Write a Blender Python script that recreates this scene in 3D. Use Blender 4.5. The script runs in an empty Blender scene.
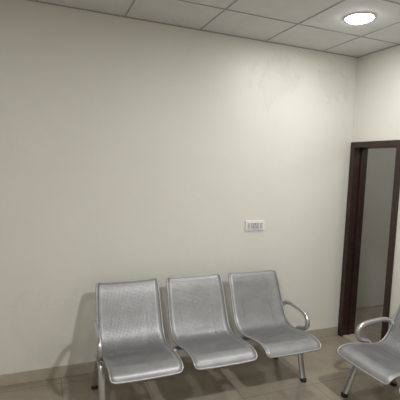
import bpy, bmesh, math
from mathutils import Vector, Matrix
S=bpy.context.scene
S.view_settings.view_transform='Standard'
S.view_settings.look='None'
H=2.72; EYE=1.65

# ---------------- materials ----------------
def mat(name):
    m=bpy.data.materials.new(name); m.use_nodes=True
    nt=m.node_tree; b=nt.nodes['Principled BSDF']; return m,nt,b
def N(nt,t,**k):
    n=nt.nodes.new(t)
    for a,v in k.items(): setattr(n,a,v)
    return n
def ramp(nt,fac,stops):
    r=N(nt,'ShaderNodeValToRGB'); e=r.color_ramp.elements
    e[0].position,e[0].color=stops[0][0],(*stops[0][1],1)
    e[1].position,e[1].color=stops[1][0],(*stops[1][1],1)
    for p,c in stops[2:]:
        x=e.new(p); x.color=(*c,1)
    nt.links.new(fac,r.inputs[0]); return r
def simple(name,col,rough=.5,metal=0,noise=0.0,scale=20):
    m,nt,b=mat(name)
    b.inputs['Roughness'].default_value=rough; b.inputs['Metallic'].default_value=metal
    if noise:
        tc=N(nt,'ShaderNodeTexCoord'); nz=N(nt,'ShaderNodeTexNoise'); nz.inputs['Scale'].default_value=scale
        nt.links.new(tc.outputs['Object'],nz.inputs['Vector'])
        r=ramp(nt,nz.outputs['Fac'],[(.3,tuple(c*(1-noise) for c in col)),(.7,tuple(min(1,c*(1+noise)) for c in col))])
        nt.links.new(r.outputs[0],b.inputs['Base Color'])
    else: b.inputs['Base Color'].default_value=(*col,1)
    return m

def wall_mat(name,col,stain,spots=()):
    m,nt,b=mat(name)
    tc=N(nt,'ShaderNodeTexCoord')
    n1=N(nt,'ShaderNodeTexNoise'); n1.inputs['Scale'].default_value=1.3; n1.inputs['Detail'].default_value=6; n1.inputs['Roughness'].default_value=.6
    n1.inputs['Distortion'].default_value=.8
    nt.links.new(tc.outputs['Object'],n1.inputs['Vector'])
    r1=ramp(nt,n1.outputs['Fac'],[(.3,tuple(c*.965 for c in col)),(.62,col)])
    n2=N(nt,'ShaderNodeTexNoise'); n2.inputs['Scale'].default_value=3.2; n2.inputs['Detail'].default_value=8; n2.inputs['Distortion'].default_value=2
    nt.links.new(tc.outputs['Object'],n2.inputs['Vector'])
    last=r1.outputs[0]
    # faint damp marks around given spots
    for (px,pz,rad,amt) in spots:
        vd=N(nt,'ShaderNodeVectorMath',operation='DISTANCE'); vd.inputs[1].default_value=(px,0,pz)
        nt.links.new(tc.outputs['Object'],vd.inputs[0])
        a=N(nt,'ShaderNodeMath',operation='DIVIDE'); a.inputs[1].default_value=rad
        nt.links.new(vd.outputs['Value'],a.inputs[0])
        c=N(nt,'ShaderNodeMath',operation='MULTIPLY_ADD'); c.inputs[1].default_value=2.2
        nt.links.new(n2.outputs['Fac'],c.inputs[0]); nt.links.new(a.outputs[0],c.inputs[2])
        s=N(nt,'ShaderNodeMath',operation='DIVIDE'); s.inputs[1].default_value=3.2
        nt.links.new(c.outputs[0],s.inputs[0])
        rr=ramp(nt,s.outputs[0],[(0,(amt*.45,)*3),(.5,(amt*.5,)*3)])
        e=rr.color_ramp.elements
        for p,v in ((.54,amt),(.58,amt*.15),(.66,0)):
            q=e.new(p); q.color=(v,v,v,1)
        mx=N(nt,'ShaderNodeMixRGB'); mx.inputs[2].default_value=(*stain,1)
        nt.links.new(rr.outputs[0],mx.inputs[0]); nt.links.new(last,mx.inputs[1]); last=mx.outputs[0]
    nt.links.new(last,b.inputs['Base Color'])
    b.inputs['Roughness'].default_value=.45
    n3=N(nt,'ShaderNodeTexNoise'); n3.inputs['Scale'].default_value=9; n3.inputs['Detail'].default_value=5
    nt.links.new(tc.outputs['Object'],n3.inputs['Vector'])
    bp=N(nt,'ShaderNodeBump'); bp.inputs['Strength'].default_value=.18; bp.inputs['Distance'].default_value=.01
    nt.links.new(n3.outputs['Fac'],bp.inputs['Height']); nt.links.new(bp.outputs[0],b.inputs['Normal'])
    return m
WC=(.75,.74,.678)
M_wall=wall_mat('painted_plaster_back',WC,(.58,.56,.48),[(-.9,2.42,.24,.3),(-.25,2.45,.22,.35),(-2.75,.45,.35,.2)])
M_wallp=wall_mat('painted_plaster',WC,(.6,.58,.5))
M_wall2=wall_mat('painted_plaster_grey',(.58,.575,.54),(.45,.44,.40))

def tile_mat(name,col,line,size,off,w,rough,veins=0.0):
    m,nt,b=mat(name)
    tc=N(nt,'ShaderNodeTexCoord'); sp=N(nt,'ShaderNodeSeparateXYZ')
    nt.links.new(tc.outputs['Object'],sp.inputs[0])
    ms=[]
    for i in (0,1):
        a=N(nt,'ShaderNodeMath',operation='ADD'); a.inputs[1].default_value=off[i]+100*size
        nt.links.new(sp.outputs[i],a.inputs[0])
        d=N(nt,'ShaderNodeMath',operation='MODULO'); d.inputs[1].default_value=size
        nt.links.new(a.outputs[0],d.inputs[0])
        c=N(nt,'ShaderNodeMath',operation='LESS_THAN'); c.inputs[1].default_value=w
        nt.links.new(d.outputs[0],c.inputs[0]); ms.append(c)
    mm=N(nt,'ShaderNodeMath',operation='MAXIMUM')
    nt.links.new(ms[0].outputs[0],mm.inputs[0]); nt.links.new(ms[1].outputs[0],mm.inputs[1])
    nz=N(nt,'ShaderNodeTexNoise'); nz.inputs['Scale'].default_value=4; nz.inputs['Detail'].default_value=9; nz.inputs['Distortion'].default_value=1.2
    nt.links.new(tc.outputs['Object'],nz.inputs['Vector'])
    r=ramp(nt,nz.outputs['Fac'],[(.35,tuple(c*(1-veins) for c in col)),(.65,col)])
    mx=N(nt,'ShaderNodeMixRGB'); mx.inputs[2].default_value=(*line,1)
    nt.links.new(mm.outputs[0],mx.inputs[0]); nt.links.new(r.outputs[0],mx.inputs[1])
    nt.links.new(mx.outputs[0],b.inputs['Base Color']); b.inputs['Roughness'].default_value=rough
    return m
M_floor=tile_mat('floor_tile',(.315,.27,.21),(.19,.16,.125),.6,(.25,.1),.005,.2,.16)
M_ceil=tile_mat('ceiling_tile',(.70,.71,.72),(.66,.67,.68),.6,(.42+.18,.48+.12),.001,.85,.06)
M_grid=simple('ceiling_grid_metal',(.36,.36,.36),.6)
M_base=simple('skirting_tile',(.43,.385,.305),.3,0,.1,6)
M_wood=simple('dark_wood',(.028,.012,.010),.35,0,.35,12)
M_chrome=simple('polished_steel',(.56,.56,.57),.3,.88,.05,8)
M_rim=simple('silver_edge',(.40,.40,.41),.42,.6,.06,8)
M_dark=simple('black_rubber',(.02,.02,.02),.6)
M_plas=simple('switch_plastic',(.80,.80,.78),.35)
M_sw=simple('switch_rocker',(.50,.51,.52),.35)
M_hole=simple('socket_hole',(.03,.03,.03),.6)
# perforated sheet
M_perf,nt,b=mat('perforated_steel')
uv=N(nt,'ShaderNodeUVMap'); uv.uv_map='UVMap'
sp=N(nt,'ShaderNodeSeparateXYZ'); nt.links.new(uv.outputs[0],sp.inputs[0])
P=.0098
def mth(op,a,bv=None):
    n=N(nt,'ShaderNodeMath',operation=op)
    for i,v in enumerate((a,bv)):
        if v is None: continue
        if isinstance(v,(int,float)): n.inputs[i].default_value=v
        else: nt.links.new(v,n.inputs[i])
    return n.outputs[0]
fx=mth('SUBTRACT',mth('FRACT',mth('DIVIDE',mth('ADD',sp.outputs[0],5),P)),.5)
fy=mth('SUBTRACT',mth('FRACT',mth('DIVIDE',mth('ADD',sp.outputs[1],5),P)),.5)
r2=mth('SQRT',mth('ADD',mth('MULTIPLY',fx,fx),mth('MULTIPLY',fy,fy)))
hole=mth('LESS_THAN',r2,.29)
inx=mth('LESS_THAN',mth('ABSOLUTE',sp.outputs[0]),.195)
iny=mth('MULTIPLY',mth('GREATER_THAN',sp.outputs[1],.04),mth('LESS_THAN',sp.outputs[1],.80))
msk=mth('MULTIPLY',hole,mth('MULTIPLY',inx,iny))
tc=N(nt,'ShaderNodeTexCoord'); nz=N(nt,'ShaderNodeTexNoise'); nz.inputs['Scale'].default_value=14; nz.inputs['Detail'].default_value=6
nt.links.new(tc.outputs['Object'],nz.inputs['Vector'])
rr=ramp(nt,nz.outputs['Fac'],[(.3,(.275,.28,.29)),(.7,(.34,.345,.355))])
nt.links.new(rr.outputs[0],b.inputs['Base Color'])
b.inputs['Metallic'].default_value=.55; b.inputs['Roughness'].default_value=.45
tr=N(nt,'ShaderNodeBsdfTransparent'); mxs=N(nt,'ShaderNodeMixShader')
nt.links.new(msk,mxs.inputs[0]); nt.links.new(b.outputs[0],mxs.inputs[1]); nt.links.new(tr.outputs[0],mxs.inputs[2])
nt.links.new(mxs.outputs[0],nt.nodes['Material Output'].inputs[0])
M_led,nt,b=mat('led_diffuser'); b.inputs['Emission Color'].default_value=(1,.99,.97,1); b.inputs['Emission Strength'].default_value=45

# ---------------- helpers ----------------
def link(o,parent=None):
    S.collection.objects.link(o)
    if parent: o.parent=parent
    return o
def boxes(name,bl,m,parent=None,bevel=0):
    bm=bmesh.new()
    for (x0,x1,y0,y1,z0,z1) in bl:
        r=bmesh.ops.create_cube(bm,size=1)
        for v in r['verts']:
            v.co=Vector(((x0+x1)/2+v.co.x*(x1-x0),(y0+y1)/2+v.co.y*(y1-y0),(z0+z1)/2+v.co.z*(z1-z0)))
    me=bpy.data.meshes.new(name); bm.to_mesh(me); bm.free(); me.materials.append(m)
    o=link(bpy.data.objects.new(name,me),parent)
    if bevel:
        md=o.modifiers.new('b','BEVEL'); md.width=bevel; md.segments=3
    return o
def empty(name,loc=(0,0,0)):
    e=bpy.data.objects.new(name,None); e.location=loc; S.collection.objects.link(e); return e
def catmull(pts,n=8,closed=False):
    out=[]; P=[Vector(p) for p in pts]; L=len(P)
    rng=L if closed else L-1
    for i in range(rng):
        g=lambda k:P[k%L] if closed else P[max(0,min(L-1,k))]
        p0,p1,p2,p3=g(i-1),g(i),g(i+1),g(i+2)
        for j in range(n):
            t=j/n
            out.append(.5*((2*p1)+(p2-p0)*t+(2*p0-5*p1+4*p2-p3)*t*t+(3*p1-p0-3*p2+p3)*t**3))
    if not closed: out.append(P[-1])
    return out
def tube(name,pts,r,m,parent=None,closed=False,seg=12,flat=None):
    """sweep; flat=(a,b) elliptical half sizes"""
    bm=bmesh.new(); n=len(pts); rings=[]
    prev=None
    for i,p in enumerate(pts):
        if closed: t=pts[(i+1)%n]-pts[i-1]
        else: t=pts[min(i+1,n-1)]-pts[max(i-1,0)]
        t.normalize()
        if prev is None:
            a=Vector((1,0,0)) if abs(t.x)<.9 else Vector((0,0,1))
        else: a=prev
        a=(a-t*a.dot(t)).normalized(); prev=a; bb=t.cross(a)
        ra,rb=(r,r) if not flat else flat
        rings.append([bm.verts.new(p+a*math.cos(2*math.pi*k/seg)*ra+bb*math.sin(2*math.pi*k/seg)*rb) for k in range(seg)])
    for i in range(n if closed else n-1):
        A,B=rings[i],rings[(i+1)%n]
        for k in range(seg):
            f=bm.faces.new((A[k],A[(k+1)%seg],B[(k+1)%seg],B[k])); f.smooth=True
    if not closed:
        bm.faces.new(rings[0][::-1]); bm.faces.new(rings[-1])
    bmesh.ops.recalc_face_normals(bm,faces=bm.faces)
    me=bpy.data.meshes.new(name); bm.to_mesh(me); bm.free(); me.materials.append(m)
    return link(bpy.data.objects.new(name,me),parent)
def disc(name,r,z0,z1,m,parent=None,seg=40,bevel=0,loc=(0,0,0)):
    bm=bmesh.new(); bmesh.ops.create_cone(bm,cap_ends=True,segments=seg,radius1=r,radius2=r,depth=z1-z0)
    for v in bm.verts: v.co.z+=(z0+z1)/2
    me=bpy.data.meshes.new(name); bm.to_mesh(me); bm.free(); me.materials.append(m)
    o=link(bpy.data.objects.new(name,me),parent); o.location=loc
    if bevel:
        md=o.modifiers.new('b','BEVEL'); md.width=bevel; md.segments=3
    return o

# ---------------- room ----------------
XL=-5.0; YF=-5.0; T=.14
boxes('floor',[(XL-T,2.4,YF-T,1.2,-.1,0)],M_floor)
boxes('ceiling',[(XL-T,2.4,YF-T,1.2,H,H+.1)],M_ceil)
boxes('wall_back',[(XL-T,T,0,T,0,H)],M_wall)
DY0,DY1,DZ=-.012,-.60,1.92
boxes('wall_right',[(0,T,YF-T,DY1,0,H),(0,T,DY1,0,DZ,H),(0,T,DY0,0,0,DZ)],M_wallp)
boxes('wall_left',[(XL-T,XL,YF,0,0,H)],M_wallp)
boxes('wall_front',[(XL-T,0,YF-T,YF,0,H)],M_wallp)
# corridor beyond the door
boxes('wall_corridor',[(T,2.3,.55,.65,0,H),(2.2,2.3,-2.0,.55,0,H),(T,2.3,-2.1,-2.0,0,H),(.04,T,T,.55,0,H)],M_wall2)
# ceiling grid T bars
bars=[]
xs=[]; x=-.42
while x>XL: xs.append(x); x-=.6
for x in xs: bars.append((x-.005,x+.005,YF,0,H-.003,H+.002))
y=-.48
while y>YF: bars.append((XL,0,y-.005,y+.005,H-.0034,H+.002)); y-=.6
boxes('trim_ceiling_grid',bars,M_grid)
boxes('trim_ceiling_edge',[(XL,0,-.015,0,H-.005,H+.001),(-.015,0,YF,0,H-.005,H+.001)],M_grid)
boxes('baseboard_back',[(XL,0,-.012,0,0,.085)],M_base,bevel=.002)
boxes('baseboard_right',[(-.012,0,YF,DY1-.002,0,.085)],M_base,bevel=.002)
boxes('baseboard_left',[(XL,XL+.012,YF,-.012,0,.085)],M_base,bevel=.002)
# door frame
df=empty('door_1')
fw=.055
boxes('jamb_left',[(-.02,T+.01,DY0-fw,DY0,0,DZ)],M_wood,df,.004)
boxes('jamb_right',[(-.02,T+.01,DY1,DY1+fw,0,DZ)],M_wood,df,.004)
boxes('head',[(-.02,T+.01,DY1+fw,DY0-fw,DZ-fw,DZ)],M_wood,df,.004)
boxes('door_stop',[(.06,.075,DY0-fw-.012,DY0-fw,0,DZ-fw),(.06,.075,DY1+fw,DY1+fw+.012,0,DZ-fw)],M_wood,df)
boxes('threshold',[(0,T,DY1+fw,DY0-fw,0,.012)],M_base,df)

# switch plate
sw=empty('wall_switch_plate',(-1.03,0,1.13))
boxes('plate',[(-.095,.095,-.012,0,-.045,.045)],M_plas,sw,.004)
boxes('inner_frame',[(-.082,.082,-.015,-.010,-.033,.033)],M_plas,sw,.003)
boxes('rocker_1',[(-.074,-.050,-.019,-.012,-.024,.024)],M_sw,sw,.002)
boxes('rocker_2',[(.050,.074,-.019,-.012,-.024,.024)],M_sw,sw,.002)
boxes('socket_face',[(-.042,.042,-.017,-.012,-.027,.027)],M_sw,sw,.002)
boxes('socket_holes',[(-.004,.004,-.0185,-.0165,.010,.018),(-.022,-.015,-.0185,-.0165,-.014,-.006),(.015,.022,-.0185,-.0165,-.014,-.006)],M_hole,sw)

# ---------------- bench ----------------
PROF=[(.160,.755),(.180,.745),(.215,.69),(.255,.60),(.295,.51),(.345,.42),(.400,.372),(.47,.362),(.56,.375),(.66,.392),(.75,.395),(.805,.378),(.828,.345)]
def bench(name,ft=.637):
    root=empty(name)
    prof=catmull([(0,-d,z) for d,z in PROF],6)
    arc=[0]
    for i in range(1,len(prof)): arc.append(arc[-1]+(prof[i]-prof[i-1]).length)
    L=arc[-1]; R=.032
    def width(s):
        t=s/L
        w=.227+.008*math.sin(math.pi*min(1,t*1.3))  # half width
        e=min(s,L-s)
        if e<R: w-=R-math.sqrt(max(0,R*R-(R-e)**2))
        return w
    W=.470; pitch=.532
    for i in range(3):
        cx=W/2+i*pitch
        bm=bmesh.new(); uvl=bm.loops.layers.uv.new('UVMap'); nu=14; rows=[]
        uvd={}
        for k,p in enumerate(prof):
            w=width(arc[k]); row=[]
            for j in range(nu+1):
                u=-1+2*j/nu
                q=Vector((cx+u*w,p.y,p.z))+Vector((0,-.35,.94))*(.006*abs(u)**3)
                v=bm.verts.new(q); uvd[v]=(u*w,arc[k]); row.append(v)
            rows.append(row)
        for a in range(len(rows)-1):
            for j in range(nu):
                f=bm.faces.new((rows[a][j],rows[a+1][j],rows[a+1][j+1],rows[a][j+1])); f.smooth=True
                for l in f.loops: l[uvl].uv=uvd[l.vert]
        outline=[r[0].co.copy() for r in rows]+[v.co.copy() for v in rows[-1][1:]]+[r[-1].co.copy() for r in rows[::-1][1:]]+[v.co.copy() for v in rows[0][::-1][1:-1]]
        me=bpy.data.meshes.new('seat_shell'); bm.to_mesh(me); bm.free(); me.materials.append(M_perf)
        o=link(bpy.data.objects.new(f'seat_shell_{i+1}',me),root)
        md=o.modifiers.new('s','SOLIDIFY'); md.thickness=.003; md.offset=0
        ol=[outline[0]]
        for q in outline[1:]:
            if (q-ol[-1]).length>.003: ol.append(q)
        if (ol[-1]-ol[0]).length<.003: ol.pop()
        tube(f'seat_rim_{i+1}',ol,.006,M_rim,root,closed=True,seg=10)
        for sx in (-.13,.13):
            pts=[Vector((cx+sx,p.y+.012,p.z-.016)) for p in prof[20:62]]
            tube(f'support_rib_{i+1}_{"a" if sx<0 else "b"}',pts,.01,M_chrome,root,seg=8)
    L3=W+2*pitch
    boxes('beam',[(-.01,L3+.01,-.52,-.46,.285,.345)],M_chrome,root,.008)
    for nm,x in (('left',-.0),('right',L3-.0)):
        e=ft-.637
        f=catmull([Vector((x,-.47,.325)),Vector((x,-.52-e*.3,.315)),Vector((x,-.57-e*.7,.22)),Vector((x,-.61-e*.95,.08)),Vector((x,-.635-e,.022))],8)
        tube(f'leg_front_{nm}',f,.02,M_chrome,root,flat=(.024,.015))
        f=catmull([Vector((x,-.51,.325)),Vector((x,-.45,.315)),Vector((x,-.35,.20)),Vector((x,-.27,.08)),Vector((x,-.24,.022))],8)
        tube(f'leg_back_{nm}',f,.02,M_chrome,root,flat=(.024,.015))
        disc(f'foot_front_{nm}',.025,0,.024,M_dark,root,20,.004,(x,-ft,0))
        disc(f'foot_back_{nm}',.025,0,.024,M_dark,root,20,.004,(x,-.238,0))
        s=-1 if nm=='left' else 1
        xa=x+s*.024
        a=catmull([Vector((x-s*.005,-.295,.495)),Vector((xa-s*.008,-.32,.522)),Vector((xa,-.38,.535)),Vector((xa,-.46,.532)),Vector((xa,-.54,.524)),Vector((xa,-.595,.498)),Vector((xa,-.615,.455)),Vector((xa,-.595,.408)),Vector((xa,-.55,.39)),Vector((xa-s*.005,-.50,.37)),Vector((x,-.49,.32))],8)
        tube(f'armrest_{nm}',a,.0175,M_chrome,root)
    return root
b1=bench('waiting_bench'); b1.location=(-2.425,0,0)
b2=bench('waiting_bench',.72); b2.rotation_euler=(0,0,-math.pi/2); b2.location=(-.005,-.905,0)

# ---------------- lamps ----------------
def lamp(x,y,power,i):
    root=empty('recessed_ceiling_light',(x,y,H))
    bm=bmesh.new(); bmesh.ops.create_uvsphere(bm,u_segments=40,v_segments=16,radius=1)
    for v in bm.verts: v.co=Vector((v.co.x*.092,v.co.y*.092,v.co.z*.028-.002))
    bmesh.ops.delete(bm,geom=[v for v in bm.verts if v.co.z>-.0011],context='VERTS')
    for f in bm.faces: f.smooth=True
    me=bpy.data.meshes.new('diffuser'); bm.to_mesh(me); bm.free(); me.materials.append(M_led)
    link(bpy.data.objects.new('diffuser',me),root)
    pts=[Vector((.098*math.cos(a*math.pi/24),.098*math.sin(a*math.pi/24),-.003)) for a in range(48)]
    tube('trim_ring',pts,.005,M_plas,root,closed=True)
    l=bpy.data.lights.new('led','AREA'); l.shape='DISK'; l.size=.17; l.energy=power; l.color=(1,.985,.96)
    o=link(bpy.data.objects.new('led_source',l),root); o.location=(0,0,-.033)
lamp(-.72,-.78,9,0)
lamp(-3.12,-2.58,21,1)
lamp(-1.32,-2.58,44,2)
w=bpy.data.worlds.new('w'); S.world=w; w.use_nodes=True
w.node_tree.nodes['Background'].inputs[0].default_value=(.8,.85,.9,1); w.node_tree.nodes['Background'].inputs[1].default_value=.1
l=bpy.data.lights.new('corridor_lamp','POINT'); l.energy=15; l.shadow_soft_size=.1; l.color=(1,.97,.92)
o=link(bpy.data.objects.new('corridor_lamp',l)); o.location=(1.3,-1.2,2.4)

# ---------------- camera ----------------
X=Vector((990,3,400)).normalized()
D=Vector((-174,4500,400)); D=(D-X*D.dot(X)).normalized()
Y=X.cross(D)
right=Vector((X.x,Y.x,-D.x)); down=Vector((X.y,Y.y,-D.y)); fwd=Vector((X.z,Y.z,-D.z))
cd=bpy.data.cameras.new('camera'); cam=link(bpy.data.objects.new('camera',cd))
cd.sensor_width=36; cd.lens=36
R=Matrix((right,-down,-fwd)).transposed().to_4x4()
cam.matrix_world=Matrix.Translation((-2.81,-3.08,EYE))@R
cd.clip_start=.05
S.camera=cam
